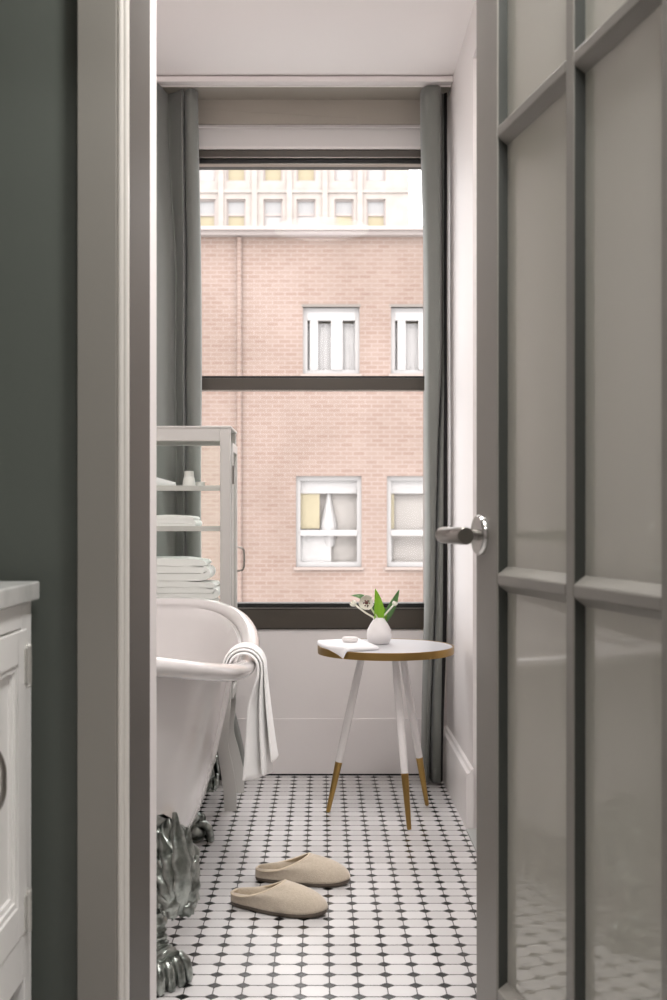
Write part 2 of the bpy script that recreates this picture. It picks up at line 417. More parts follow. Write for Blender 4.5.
# curtains: a folded path drawn at several heights, lofted
def curtain(levels, label, cat='curtain', n_strip=0):
    D0 = 4.36
    rows = []
    paths = []
    for z, pts in levels:
        paths.append((z, catmull([((px-322)/F*D0, D0+dy, 0) for px, dy in pts], 10)))
    zt, zb = paths[0][0], paths[-1][0]; N = 40
    for i in range(N+1):
        z = zt+(zb-zt)*i/N
        for k in range(len(paths)-1):
            if paths[k+1][0] <= z+1e-9: break
        a, b = paths[k], paths[k+1]; f = (a[0]-z)/(a[0]-b[0]); f = f*f*(3-2*f) if len(paths) > 2 else f
        row = []
        for p, q in zip(a[1], b[1]):
            v = p.lerp(q, f); n = noise.noise(Vector((v.x*9, z*2.2, 3)))
            row.append(Vector((v.x+.003*n, v.y+.004*n, z)))
        rows.append(row)
    cut = len(rows[0])-n_strip*10-(1 if n_strip else 0)
    o = MB().grid([r[:cut+1] for r in rows]).build('curtain', M['curtain'], smooth=60, solid=.003)
    if n_strip: tag(MB().grid([r[cut:] for r in rows]).build('lining', M['lining'], o, smooth=60, solid=.002), 'black strip along the edge')
    tag(o, label, cat, 'grey curtains at the window')
    # heading tape
    return o
topz = 2.6245
ltop = [(100,-.02),(108,.04),(116,-.04),(124,.05),(132,-.03),(140,-.05),(148,.04),(154,-.02),(157,-.075),(161,-.06),(165,.02),(167,.035),(174,.02),(180,.0),(182.5,-.01),(183.5,.04),(186,.0),(191,-.02),(196,-.0),(197,.03)]
lmid = [(100,-.02),(108,.04),(116,-.04),(124,.05),(132,-.03),(140,-.05),(148,.0),(153,-.08),(156,-.135),(162,-.125),(170,-.03),(174,.04),(179,.02),(182,.005),(183.5,.0),(184.5,.055),(187,.01),(193,-.01),(199,.015),(200,.04)]
lbot = [(104,-.02),(112,.04),(120,-.04),(128,.05),(136,-.03),(144,-.05),(152,.04),(158,.02),(162,.02),(170,-.04),(184,-.05),(192,.04),(198,.03),(206,-.02),(214,-.03),(219,.03),(228,-.02),(236,-.03),(244,-.02),(246,.03)]
curtain([(topz, ltop), (1.8, lmid), (.78, lmid), (.004, lbot)], 'grey green curtain at the left of the window behind the cabinet')
rtop = [(421,.03),(421.6,-.02),(426,-.05),(433,-.05),(438.5,-.04),(440.5,-.01),(441.5,.02),(443,.035),(445,.03),(447.3,.02)]
rmid = [(425.5,.03),(426,-.02),(428,-.05),(434,-.05),(438.5,-.045),(440.5,-.02),(441.5,.03),(443,.04),(445,.03),(447.3,.02)]
rlow = [(426,.03),(426.5,-.02),(429,-.05),(432,-.05),(434.5,-.03),(435.5,.05),(436.5,.04),(437.5,-.045),(441.5,-.05),(447.3,.0)]
rbot = [(422,.03),(422.5,-.02),(424,-.05),(426,-.05),(428,-.03),(429,.05),(430,.04),(431.5,-.045),(439,-.05),(442.5,.0)]
curtain([(topz, rtop), (1.75, rmid), (.85, rlow), (.012, rbot)], 'grey green curtain at the right of the window by the white wall', n_strip=1)

# ------------------------------------------------------------------ clawfoot bathtub
XC, YC, BX, AY = -.544, 3.045, .368, .775
tub = empty('clawfoot_bathtub', (XC, YC, 0)); tag(tub, 'white roll-top slipper bathtub on ornate silver claw feet', 'bathtub')
def pl(a):
    c, s_ = math.cos(a), math.sin(a); n = 2/3.3 if s_ > 0 else 1.0
    return (abs(c)**n*(1 if c > 0 else -1), abs(s_)**n*(1 if s_ > 0 else -1))
def rim_z(y):
    t = min(1, abs((y-YC)/AY)); return .630+.112*t**1.6
ZB = .135; NU = 96
def ring(fx, fy, f, dz=0):
    row = []
    for k in range(NU):
        a = 2*PI*k/NU
        pc, ps = pl(a); ry = YC+AY*ps
        row.append(Vector((XC+BX*fx*pc, YC+AY*fy*ps, ZB+(rim_z(ry)-ZB)*f+dz)))
    return row
rows = []
for fx, fy, f in ((.02,.02,0), (.25,.35,0), (.38,.55,.015), (.48,.68,.05), (.555,.76,.12), (.61,.81,.22), (.665,.85,.36), (.715,.88,.52), (.76,.905,.68), (.80,.925,.84), (.835,.94,.94)):
    rows.append(ring(fx, fy, f))
def rim_pt(k, a_out, up):
    a = 2*PI*k/NU
    p_ = [Vector((XC+BX*pl(q)[0], YC+AY*pl(q)[1], 0)) for q in (a-.02, a, a+.02)]
    t_ = (p_[2]-p_[0]).normalized(); n = Vector((t_.y, -t_.x, 0))
    c = p_[1]; z = rim_z(c.y)
    return Vector((c.x+n.x*a_out, c.y+n.y*a_out, z+up))
RC = -.027
for deg in range(-115, 206, 20):
    a = math.radians(deg)
    rows.append([rim_pt(k, RC+.027*math.cos(a), -.022+.0215*math.sin(a)) for k in range(NU)])
for fx, fy, f in ((.832,.928,.935), (.80,.918,.885), (.755,.90,.8), (.705,.87,.62), (.655,.84,.45), (.60,.795,.29), (.53,.73,.17), (.43,.62,.10), (.28,.4,.075), (.02,.02,.07)):
    rows.append(ring(fx, fy, f))
MB().grid(rows, closed_u=True).build('tub_body', M['enamel'], tub, smooth=60)

def claw_foot(px, py, sx, sy):
    """ornate cast foot standing at (px,py); sx, sy tell which way is outward"""
    m = MB()
    out = Vector((sx*.55, sy*.83, 0)).normalized(); base = Vector((px+sx*.030, py, 0)); side = Vector((-out.y, out.x, 0)); up = Vector((0, 0, 1))
    # acanthus palmette lying against the tub
    nu, nv = 57, 34; rows = []
    wprof = [(0, .018), (.10, .030), (.2, .046), (.35, .064), (.5, .074), (.65, .070), (.8, .054), (.92, .032), (1, .008)]
    def wv(v):
        for (a, wa), (b, wb) in zip(wprof, wprof[1:]):
            if v <= b: return wa+(wb-wa)*(v-a)/(b-a)
        return wprof[-1][1]
    for j in range(nv):
        v = j/(nv-1); row = []
        for i in range(nu):
            u = -1+2*i/(nu-1)
            lob = 1+.13*math.sin(v*24)*abs(u)**3
            wd = wv(v)*lob
            phi = math.atan2(u*.9, v+.22); ridge = .004*math.cos(phi*13)*(1-.3*abs(u))+.007*math.sin(math.hypot(u*.9, v+.22)*21+2.5*math.cos(phi*6.5))
            depth = .030*(1-u*u)**.6*(.55+.6*math.sin(PI*min(1, v*.9+.15)))+ridge*(1-abs(u)**6)
            lean = -.030*(v-.25)
            p = base+up*(.150+.200*v)+side*(u*wd)+out*(depth+lean-.028)
            row.append(p)
        rows.append(row)
    m.grid(rows)
    back = [[p-out*.02 for p in (r[0], r[-1])] for r in rows]
    m.grid([[r[0], b[0]] for r, b in zip(rows, back)]); m.grid([[b[1], r[-1]] for r, b in zip(rows, back)]); m.grid(back)
    # scrolls each side of the palmette
    for s in (-1, 1):
        pts = []
        for k in range(26):
            a = k/25*PI*2.6; rr = .026*(1-k/25*.75)
            pts.append(base+up*(.178+rr*math.sin(a))+side*(s*(.030+rr*math.cos(a)*.6))+out*(.012+.012*k/25))
        m.tube(pts, [.0085*(1-k/25*.45) for k in range(26)], 8)
    for q_, (an, ln, w_) in enumerate(((-74, .070, .015), (-56, .098, .018), (-37, .140, .020), (-18, .182, .021), (18, .182, .021), (37, .140, .020), (56, .098, .018), (74, .070, .015), (0, .212, .022))):
        an = math.radians(an); d2 = side*math.sin(an)*.62+up*math.cos(an); sd = (side*math.cos(an)-up*math.sin(an)*.62).normalized()
        rows = []
        for j in range(19):
            t = j/18; c = base+up*.158+d2*(ln*t)+out*(.004+.030*math.sin(PI*min(1, t*.85+.1))-.028*t*t*(ln/.2)+(.010 if q_ == 8 else .003*(q_ % 2))+.014*max(0, t-.8)/.2)
            w = w_*(.35+.65*math.sin(PI*min(1, .12+.95*t))**.8)*(1+.16*math.sin(t*26))*(1 if t < .97 else .4)
            rows.append([c+sd*(w*math.cos(2*PI*k/14))+out*(.0085*math.sin(2*PI*k/14)*(1-.55*max(0, math.cos(4*PI*k/14+PI))) - .004*abs(math.cos(2*PI*k/14))) for k in range(14)])
        o_ = len(m.v); m.grid(rows, closed_u=True); m.f += [tuple(range(o_+13, o_-1, -1)), tuple(range(o_+18*14, o_+19*14))]; m.mi += [0, 0]
    for s in ():            # leaf ribs
        pts = [base+up*(.165+.17*t*(1-.25*abs(s)))+side*(s*wv(t)*.95)+out*(.03*(1-s*s)*(.55+.6*math.sin(PI*min(1, t*.9+.15)))-.030*(t-.25)-.018) for t in [q/12 for q in range(13)]]
        m.tube(pts, [.0055*(1-.6*q/12) for q in range(13)], 7)
    base = Vector((px, py, 0)); out = Vector((sx*.82, sy*.57, 0)).normalized(); side = Vector((-out.y, out.x, 0))
    # S-shaped leg
    pts = [(-.020, .185), (-.005, .16), (.004, .135), (.004, .11), (.010, .085), (.024, .066), (.042, .054)]
    pts = catmull([(a, 0, z) for a, z in pts], 5)
    cl = [base+out*(p.x-.02)+up*p.z for p in pts]; n = len(cl)
    m.tube(cl, [.030-.007*math.sin(PI*i/(n-1))+.0025*math.sin(i*1.9) for i in range(n)], 14)
    # paw: pad and four knuckled toes gripping down to the floor
    m.ball(base+out*.008+up*.030, .033, 16, (1.05, 1.05, .88))
    for k in range(4):
        s = (k-1.5)
        d = (out+side*s*.34).normalized()
        q = base+side*s*.016
        m.tube([q+d*.008+up*.056, q+d*.024+up*.057, q+d*.037+up*.043, q+d*.042+up*.025, q+d*.044+up*.008, q+d*.045+up*.001],
               [.010, .0125, .0128, .0115, .0105, .006], 10)
    m.ball(base+up*.009, .034, 14, (1, 1, .27))
    return m
for fx_, fy_, sx, sy in ((-.346, 2.47, 1, -1), (-.400, 3.57, 1, 1), (-.742, 2.47, -1, -1), (-.688, 3.57, -1, 1)):
    tag(claw_foot(fx_, fy_, sx, sy).build('claw_foot', M['silver'], tub, smooth=50), 'ornate silver claw foot')

# towel over the rim
def towel():
    m = MB()
    # one towel folded lengthwise: three nested layers following the rim over and down
    for lay, (off, zend, shift, yc, hw, th0) in enumerate(((.0080, .316, -.002, 3.065, .050, .0045), (.0172, .330, .010, 3.07, .052, .0036), (.0245, .362, .026, 3.075, .048, .0030))):
        rows = []
        rim = rim_z(3.09)-.022; cx = XC+BX-.030
        R0 = .030+off
        path = []
        for k in range(8):
            t = 1-k/8; path.append((cx-R0-.055*t**.75-.030*t, rim-.13*t, -1))
        for k in range(13):
            a = PI-PI*k/12; path.append((cx+R0*math.cos(a), rim+R0*math.sin(a), 0))
        for k in range(1, 25):
            t = k/24; path.append((cx+R0+shift*t**1.3, rim-(rim-zend)*t, t))
        NQ = 32
        for i, (x, z, t) in enumerate(path):
            pa, pb = path[max(i-1, 0)], path[min(i+1, len(path)-1)]
            tx, tz = pb[0]-pa[0], pb[1]-pa[1]; l = math.hypot(tx, tz); nx, nz = -tz/l, tx/l
            tt = max(t, 0); th = th0*(1+(.9, .9, .3)[lay]*tt); sk = (.42, .10, .05)[lay]*min(1, max(0, tt-.10)*4)**.8+(.22, .05, .03)[lay]*tt
            row = []
            for q in range(NQ):
                a = 2*PI*q/NQ; ca, sa = math.cos(a), math.sin(a)
                y = hw*(1+.10*tt)*(abs(ca)**.5)*(1 if ca > 0 else -1)
                th2 = th*(abs(sa)**.5)*(1 if sa > 0 else -1)
                wob = .0025*math.sin(y*50+z*9+lay*2)*tt
                row.append(Vector((x+nx*th2+wob+sk*y, yc+y, z+nz*th2)))
            rows.append(row)
        last = rows[-1]; c = sum(last, Vector())/NQ
        rows.append([p.lerp(c, .15)-Vector((0, 0, .003)) for p in last])
        o0 = len(m.v); m.grid(rows, closed_u=True)
        m.f += [tuple(range(o0+NQ-1, o0-1, -1)), tuple(range(o0+(len(rows)-1)*NQ, o0+len(rows)*NQ))]; m.mi += [0, 0]
    return m
o = towel().build('bath_towel', M['terry'], smooth=60); tag(o, 'white towel folded lengthwise and hung over the bathtub rim', 'towel')

# floor-standing tub filler behind the tub
fa = empty('tub_filler', (-.99, 3.05, 0)); tag(fa, 'chrome floor-standing bath tap on the far side of the tub', 'bath tap')
for dy in (-.09, .09):
    MB().lathe([(.032, 0), (.032, .008), (.014, .016), (.0125, .02), (.0125, .80), (.017, .81), (.017, .84), (.0125, .85)], (-.99, 3.05+dy, 0), 20).build('riser', M['chrome'], fa)
m = MB(); m.tube([(-.99, 2.90, .845), (-.99, 3.20, .845)], .02, 18); m.build('mixer_body', M['chrome'], fa)
for dy in (-.17, .17):
    m = MB(); m.ball((-.99, 3.05+dy, .845), .022, 12); m.tube([(-.99, 3.05+dy, .845), (-.99, 3.05+dy*1.12, .90)], .006, 8); m.build('tap_handle', M['chrome'], fa)
m = MB(); pts = [(-.99, 3.05, .85), (-.99, 3.05, .93)]+[(-.91-.08*math.cos(PI*k/12), 3.05, .93+.08*math.sin(PI*k/12)) for k in range(1, 13)]+[(-.83, 3.05, .90)]
m.tube(pts, .011, 14); m.build('spout', M['chrome'], fa)

# ------------------------------------------------------------------ glass cabinet
CX0, CX1, CY0, CY1 = -.80, -.3135, 3.94, 4.205
cab = empty('display_cabinet', ((CX0+CX1)/2, (CY0+CY1)/2, 0)); tag(cab, 'pale grey metal cabinet with glass sides and shelves of towels', 'cabinet')
ZT = zz(427, CY0); ZBOT = .345; PW = .036
m = MB(); pw = PW
for xa in (CX0, CX1-pw):
    for ya in (CY0, CY1-.022): m.box(xa, xa+pw, ya, ya+.022, ZBOT, ZT-.003)
for z0_, z1_ in ((ZT-.048, ZT-.002), (.600, .64), (ZBOT, ZBOT+.03)):
    for ya in (CY0, CY1-.022): m.box(CX0+pw, CX1-pw, ya, ya+.022, z0_, z1_)
    m.box(CX0, CX0+.022, CY0+.022, CY1-.022, z0_, z1_)
m.build('frame', M['steel_paint'], cab, smooth=0, bevel=.002)
m = MB(); m.box(CX0-.003, CX1+.003, CY0-.003, CY1+.003, ZT-.004, ZT+.004); m.build('top', M['steel_paint'], cab, smooth=0, bevel=.0025)
MB().box(CX0+.005, CX1-.005, CY0+.005, CY1-.005, .60, .612).build('cabinet_floor', M['steel_paint'], cab, smooth=0)
m = MB(); m.box(CX0+pw, CX1-pw, CY0+.006, CY0+.012, ZBOT+.03, .60); m.box(CX0+pw, CX1-pw, CY1-.012, CY1-.006, ZBOT+.03, .60); m.box(CX0+.006, CX0+.012, CY0+.02, CY1-.02, ZBOT+.03, .60)
m.build('lower_panel', M['steel_paint'], cab, smooth=0)
MB().box(CX0+pw, CX1-pw, CY0+.009, CY0+.013, .64, ZT-.048).build('glass_pane', M['cab_glass'], cab, smooth=0)
MB().box(CX0+pw, CX1-pw, CY1-.013, CY1-.009, .64, ZT-.048).build('glass_pane', M['cab_glass'], cab, smooth=0)
SHZ = [zz(489, CY0+.01), zz(529.5, CY0+.01)]
for z in SHZ:
    MB().box(CX0+.012, CX1-.012, CY0+.022, CY1-.022, z, z+.007).build('shelf', M['shelf_glass'], cab, smooth=0, bevel=.001)
    m = MB(); m.box(CX0+pw, CX1-pw, CY0+.014, CY0+.022, z-.006, z+.012); m.build('shelf_rail', M['steel_paint'], cab, smooth=0, bevel=.001)
# door on the right-hand side, facing the table
d = MB(); dx0, dx1 = CX1-.008, CX1+.006
dy0, dy1 = CY0+.026, CY1-.024
for a, b in ((dy0, dy0+.028), (dy1-.028, dy1)): d.box(dx0, dx1, a, b, ZBOT+.035, ZT-.052)
for a, b in ((ZBOT+.035, ZBOT+.065), (.60, .635), (ZT-.082, ZT-.052)): d.box(dx0, dx1, dy0+.028, dy1-.028, a, b)
dr = d.build('door', M['steel_paint'], cab, smooth=0, bevel=.0015)
MB().box(dx0+.004, dx0+.008, dy0+.028, dy1-.028, .635, ZT-.082).build('pane', M['cab_glass'], dr, smooth=0, local=False)
MB().box(dx0+.003, dx0+.008, dy0+.028, dy1-.028, ZBOT+.065, .60).build('panel', M['steel_paint'], dr, smooth=0)
hz = [zz(600, 4.18)+.02, zz(546, 4.18)]
hz = [zz(571, 4.17), zz(547, 4.17)]
m = MB(); m.tube(catmull([(dx1-.002, dy1-.014, hz[0]), (dx1+.018, dy1-.014, hz[0]+.004), (dx1+.025, dy1-.014, hz[0]+.02), (dx1+.025, dy1-.014, hz[1]-.02), (dx1+.018, dy1-.014, hz[1]-.004), (dx1-.002, dy1-.014, hz[1])], 6), .0032, 10)
m.build('handle', M['pewter'], dr)
for zc in (zz(475, 3.97), .47):
    m = MB(); m.box(dx1-.001, dx1+.003, dy0-.006, dy0+.016, zc-.03, zc+.03); m.tube([(dx1+.003, dy0-.001, zc-.032), (dx1+.003, dy0-.001, zc+.032)], .0042, 10); m.build('hinge', M['pewter'], dr)
# S-curved sheet-metal legs
def s_leg(cx, sx, y0_, y1_, flare):
    R = [(0, .346), (-.004, .29), (-.008, .226), (.006, .157), (.018, .07), (.018, 0)]
    L = [(-.075, .346), (-.062, .29), (-.047, .226), (-.038, .157), (-.026, .07), (-.022, 0)]
    Rp = catmull([(a*flare if a > 0 else a, z, 0) for a, z in R], 6); Lp = catmull([(a+(.012*flare-.012 if z < .2 else 0), z, 0) for a, z in L], 6)
    pts = [(cx+sx*p.x, p.y) for p in Rp]+[(cx+sx*p.x, p.y) for p in reversed(Lp)]
    return MB().prism(pts, 'y', y0_, y1_)
for cx, sx in ((CX1, 1), (CX0, -1)):
    s_leg(cx, sx, CY0, CY0+.006, 1.1).build('leg', M['steel_paint'], cab, smooth=40)
    s_leg(cx, sx, CY1-.006, CY1, 1.6).build('leg', M['steel_paint'], cab, smooth=40)

def folded_towel(x0, x1, y0_, y1_, z, h, label, group, seed=0, tight=.5):
    """terry towel folded in three: a spiral cross-section swept across its width, fold to the right"""
    rnd = random.Random(seed)
    m = MB(); prof = []
    th = h/3.0
    # serpentine strip (x,z) folded twice
    lay = []
    n = 16
    w0 = x0; w1 = x1
    zs = [z+th*.5, z+th*1.5, z+th*2.5]
    c = []
    for k in range(n+1): c.append((w0+(w1-th-w0)*k/n, zs[0]))
    for k in range(1, 8): a = -PI/2+PI*k/8; c.append((w1-th+th*.95*math.cos(a), (zs[0]+zs[1])/2+th*.5*math.sin(a)))
    for k in range(n+1): c.append((w1-th-(w1-2*th-w0)*k/n, zs[1]))
    for k in range(1, 8): a = -PI/2-PI*k/8; c.append((w0+th+th*.95*math.cos(a), (zs[1]+zs[2])/2+th*.5*math.sin(a)))
    for k in range(n+1): c.append((w0+th+(w1-w0-1.6*th)*k/n, zs[2]-th*.25*(k/n)**6))
    ny = 10; rows = []
    up, lo = [], []
    for i, (x, zc) in enumerate(c):
        a, b = c[max(i-1, 0)], c[min(i+1, len(c)-1)]
        tx, tz = b[0]-a[0], b[1]-a[1]; l = math.hypot(tx, tz) or 1
        nx, nz = -tz/l, tx/l
        up.append((x+nx*th*.47, zc+nz*th*.47)); lo.append((x-nx*th*.47, zc-nz*th*.47))
    outl = up+[(c[-1][0]+th*.45, c[-1][1])]+list(reversed(lo))+[(c[0][0]-.002, c[0][1])]
    for j in range(ny+1):
        t = j/ny; y = y0_+(y1_-y0_)*t
        rows.append([Vector((x+.003*noise.noise(Vector((x*14, y*14, seed))), y, max(z+.0004, zc+.0035*noise.noise(Vector((x*17+seed, y*13, zc*20)))*(0.3+ (zc-z)/h)))) for x, zc in outl])
    n0 = len(m.v); L = len(outl)
    m.grid(rows, closed_u=True)
    m.f += [tuple(range(n0, n0+L)), tuple(range(n0+ny*L+L-1, n0+ny*L-1, -1))]; m.mi += [0, 0]
    o = m.build('folded_towel', M['terry'], smooth=65)
    return tag(o, label, 'towel', group)
YA, YB = CY0+.03, CY1-.035
def xa(px): return (px-322)/F*(CY0+.05)
zst = .6125
grp = 'towels piled in the glass cabinet'
folded_towel(-.70, xa(216), YA, YB, zst, .058, 'white folded towel lowest in the pile of four in the cabinet', grp, 1)
folded_towel(-.70, xa(216.5), YA, YB, zst+.059, .050, 'white folded towel second from the bottom of the cabinet pile', grp, 2)
folded_towel(-.70, xa(217), YA, YB, zst+.110, .062, 'white folded towel second from the top of the cabinet pile', grp, 3)
folded_towel(-.70, xa(208), YA, YB, zst+.173, .078, 'thick white folded towel on top of the cabinet pile', grp, 4)
folded_towel(-.72, xa(195), YA, YB, SHZ[1]+.0072, .042, 'white towel folded flat alone on the middle cabinet shelf', None, 5)
# bottle, rolled cloth and tumbler on the top shelf
zs = SHZ[0]+.0072
bx_, by_ = xa(187), CY0+.11
b = empty('lotion_bottle', (bx_, by_, zs)); tag(b, 'small white tapered bottle on the top cabinet shelf', 'bottle')
MB().lathe([(.020, 0), (.0225, .002), (.0228, .012), (.0205, .028), (.0185, .036), (.0178, .038)], (bx_, by_, zs), 24).build('body', M['jar'], b)
MB().lathe([(.0166, .038), (.0174, .039), (.0166, .057), (.0150, .0585)], (bx_, by_, zs), 24).build('cap', M['jar'], b)
m = MB(); rows = []
ax, bx2 = xa(150), xa(183)
for j in range(22):
    t = j/21; x = ax+(bx2-.032-ax)*t; r = .020-.011*t
    rows.append([Vector((x, by_-.01+r*math.cos(2*PI*k/20)*1.15, zs+.0005+r+r*math.sin(2*PI*k/20)+.012*(1-t)*0)) for k in range(20)])
m.grid(rows, closed_u=True); m.f += [tuple(range(19, -1, -1)), tuple(range(21*20, 22*20))]; m.mi += [0, 0]
sp = [Vector((bx2-.034+.001*k/20, by_-.01+(.003+.012*k/40)*math.cos(k*.5), zs+.0205+(.003+.012*k/40)*math.sin(k*.5))) for k in range(14)]
o = m.build('rolled_washcloth', M['cloth'], smooth=50); tag(o, 'white cloth rolled up beside the bottle on the top cabinet shelf', 'washcloth')
gx = xa(197.5)
o = MB().lathe([(.0015, .001), (.014, .0), (.0150, .003), (.0165, .021), (.0152, .0215), (.0138, .005), (.0015, .004)], (gx, by_+.03, zs), 20, cap=False).build('small_dish', M['jar'])
tag(o, 'tiny pale dish right of the bottle on the top cabinet shelf', 'dish')

# ------------------------------------------------------------------ side table
TX, TY, TZ, TR = .214, 3.868, .574, .2285
tb = empty('side_table', (TX, TY, 0)); tag(tb, 'small round three-legged table with white top and brass rim', 'side table')
MB().lathe([(.001, -.020), (TR-.004, -.020), (TR-.004, -.003), (TR-.006, 0), (.001, 0)], (TX, TY, TZ), 96, cap=False).build('tabletop', M['tabletop'], tb, smooth=40)
m = MB(); m.lathe([(TR-.006, -.024), (TR, -.0235), (TR+.0005, -.012), (TR, .0008), (TR-.0035, .0012), (TR-.0037, -.002)], (TX, TY, TZ), 96, cap=False)
tag(m.build('rim_band', M['brass'], tb, smooth=40), 'brass rim band')
for (fx_, fy_), top in (((.0204, 3.912), None), ((.280, 3.690), None), ((.366, 4.005), None)):
    dv = Vector((fx_-TX, fy_-TY, 0)).normalized()
    a = Vector((TX, TY, TZ-.021))+dv*.078; e = Vector((fx_, fy_, .003))
    L = e-a; cut = a+L*.685
    leg = MB().tube([a, a+L*.15, a+L*.45, cut], [.0105, .0125, .0135, .0122], 18).build('leg', M['lacquer'], tb, smooth=40)
    tag(MB().tube([cut, a+L*.8, a+L*.96, e-L.normalized()*.003, e], [.0124, .0105, .0078, .0074, .005], 18).build('leg_tip', M['brass'], leg, smooth=40, local=False), 'brass dipped leg tip')
# vase with tulips
VX, VY = .195, 3.925
o = MB().lathe([(.020, 0), (.030, .0008), (.036, .006), (.0415, .020), (.0425, .034), (.039, .050), (.031, .066), (.0215, .080), (.0175, .087), (.0165, .0895), (.0145, .0885), (.0155, .080), (.026, .060), (.036, .035), (.030, .012), (.001, .010)], (VX, VY, TZ+.0005), 40, cap=False).build('bud_vase', M['ceramic'], smooth=60)
tag(o, 'small bulbous white vase on the round table', 'vase')
VT = Vector((VX, VY, TZ+.086))
def at(px, py, dy=0): return P(px, py, 3.925+dy)
def leaf(base, tip, width, bend, face=Vector((0, -1, 0)), twist=0, n=14):
    base, tip = Vector(base), Vector(tip); rows = []
    ax = (tip-base); L = ax.length; t_ = ax.normalized(); s = t_.cross(face).normalized(); nn = s.cross(t_)
    for j in range(n+1):
        v = j/n; wd = width*math.sin(PI*min(1, (.12+.88*v))**.85)**.8 if v < 1 else .0004
        c = base+ax*v+Vector(bend)*math.sin(PI*v)
        sr = (s*math.cos(twist*v)+nn*math.sin(twist*v))
        nr = (nn*math.cos(twist*v)-s*math.sin(twist*v))
        rows.append([c+sr*(u*wd)+nr*(.35*wd*(u*u-.3)) for u in (-1, -.66, -.33, 0, .33, .66, 1)])
    return MB().grid(rows)
def stem_mb(pts, r): return MB().tube(catmull(pts, 6), r, 8)
def bloom(c, r, direction, openness):
    m = MB(); d = Vector(direction).normalized(); q = Vector((0, 0, 1)).rotation_difference(d).to_matrix()
    for k in range(6):
        a0 = 2*PI*k/6+(.15 if k % 2 else 0); rows = []
        rr = r*(1 if k % 2 else .93)
        for j in range(9):
            v = j/8; row = []
            for i in range(7):
                u = -1+2*i/6
                half = .62*math.sin(PI*(.08+.84*v))**.7
                ang = a0+u*half
                rad = rr*(.15+.95*math.sin(PI*.5*min(1, v*1.25))*(1-(1-openness)*.55*v*v))
                row.append(c+q @ Vector((rad*math.cos(ang), rad*math.sin(ang), (-.55+1.35*v*(1-.35*openness*v))*rr*1.2)))
            rows.append(row)
        m.grid(rows)
    return m
inside = VT+Vector((0, 0, -.05))
# open tulip in front
f1 = empty('tulip', inside); tag(f1, 'open cream tulip facing the room, with the bright upright leaf', 'tulip', 'tulips in the vase')
bc = at(366.5, 603, -.035)
stem_mb([inside, VT+Vector((-.006, -.006, 0)), at(373.5, 612, -.01), bc+Vector((.010, .010, -.008))], .0032).build('stem', M['stem'], f1)
bl = bloom(bc, .0235, (-.15, -1, .25), .95).build('blossom', M['petal'], f1, smooth=60, solid=.0008)
m = MB(); m.ball(bc+Vector((0, -.004, .001)), .0062, 10)
for k in range(6): a = k*PI/3; m.ball(bc+Vector((.0095*math.cos(a), -.010, .0095*math.sin(a))), .0028, 8)
tag(m.build('flower_heart', M['pistil'], bl, smooth=60, local=False), 'brown heart of the flower')
leaf(VT+Vector((-.004, -.006, -.03)), at(375.3, 588.5, -.012), .017, (.008, 0, 0)).build('leaf', M['leaf'], f1, smooth=60, solid=.0007)
leaf(VT+Vector((.002, .006, -.03)), at(381, 603, .01), .011, (.012, 0, .0)).build('leaf', M['leaf'], f1, smooth=60, solid=.0007)
# drooping bud at the left
f2 = empty('tulip', inside+Vector((-.003, .003, 0))); tag(f2, 'closed white tulip bud leaning left below a dark leaf', 'tulip', 'tulips in the vase')
b2 = at(354, 604, -.01)
stem_mb([inside, VT+Vector((-.012, 0, -.004)), at(366, 613, 0), at(358.5, 607.5, -.01), b2+Vector((.005, 0, -.003))], .0031).build('stem', M['petal'], f2)
bloom(b2, .0135, (-.5, -.1, .5), .25).build('blossom', M['petal'], f2, smooth=60, solid=.0008)
leaf(at(373, 610, .02), at(351, 595.5, .03), .0125, (.004, 0, .016), face=Vector((.35, -.8, .5))).build('leaf', M['leaf_dark'], f2, smooth=60, solid=.0007)
# slim bud at the right
f3 = empty('tulip', inside+Vector((.004, .002, 0))); tag(f3, 'slim white tulip bud leaning right beside a folded leaf', 'tulip', 'tulips in the vase')
b3 = at(394.5, 604, -.01)
stem_mb([inside, VT+Vector((.010, 0, 0)), at(386.5, 613, -.005), at(391.5, 607.5, -.01), b3], .0031).build('stem', M['petal'], f3)
bloom(b3, .0105, (.45, -.1, .8), .15).build('blossom', M['petal'], f3, smooth=60, solid=.0008)
leaf(VT+Vector((.008, .008, -.02)), at(399.3, 589.5, .01), .0155, (.002, 0, -.004), face=Vector((.6, -.8, .1)), twist=.5).build('leaf', M['leaf_dark'], f3, smooth=60, solid=.0007)

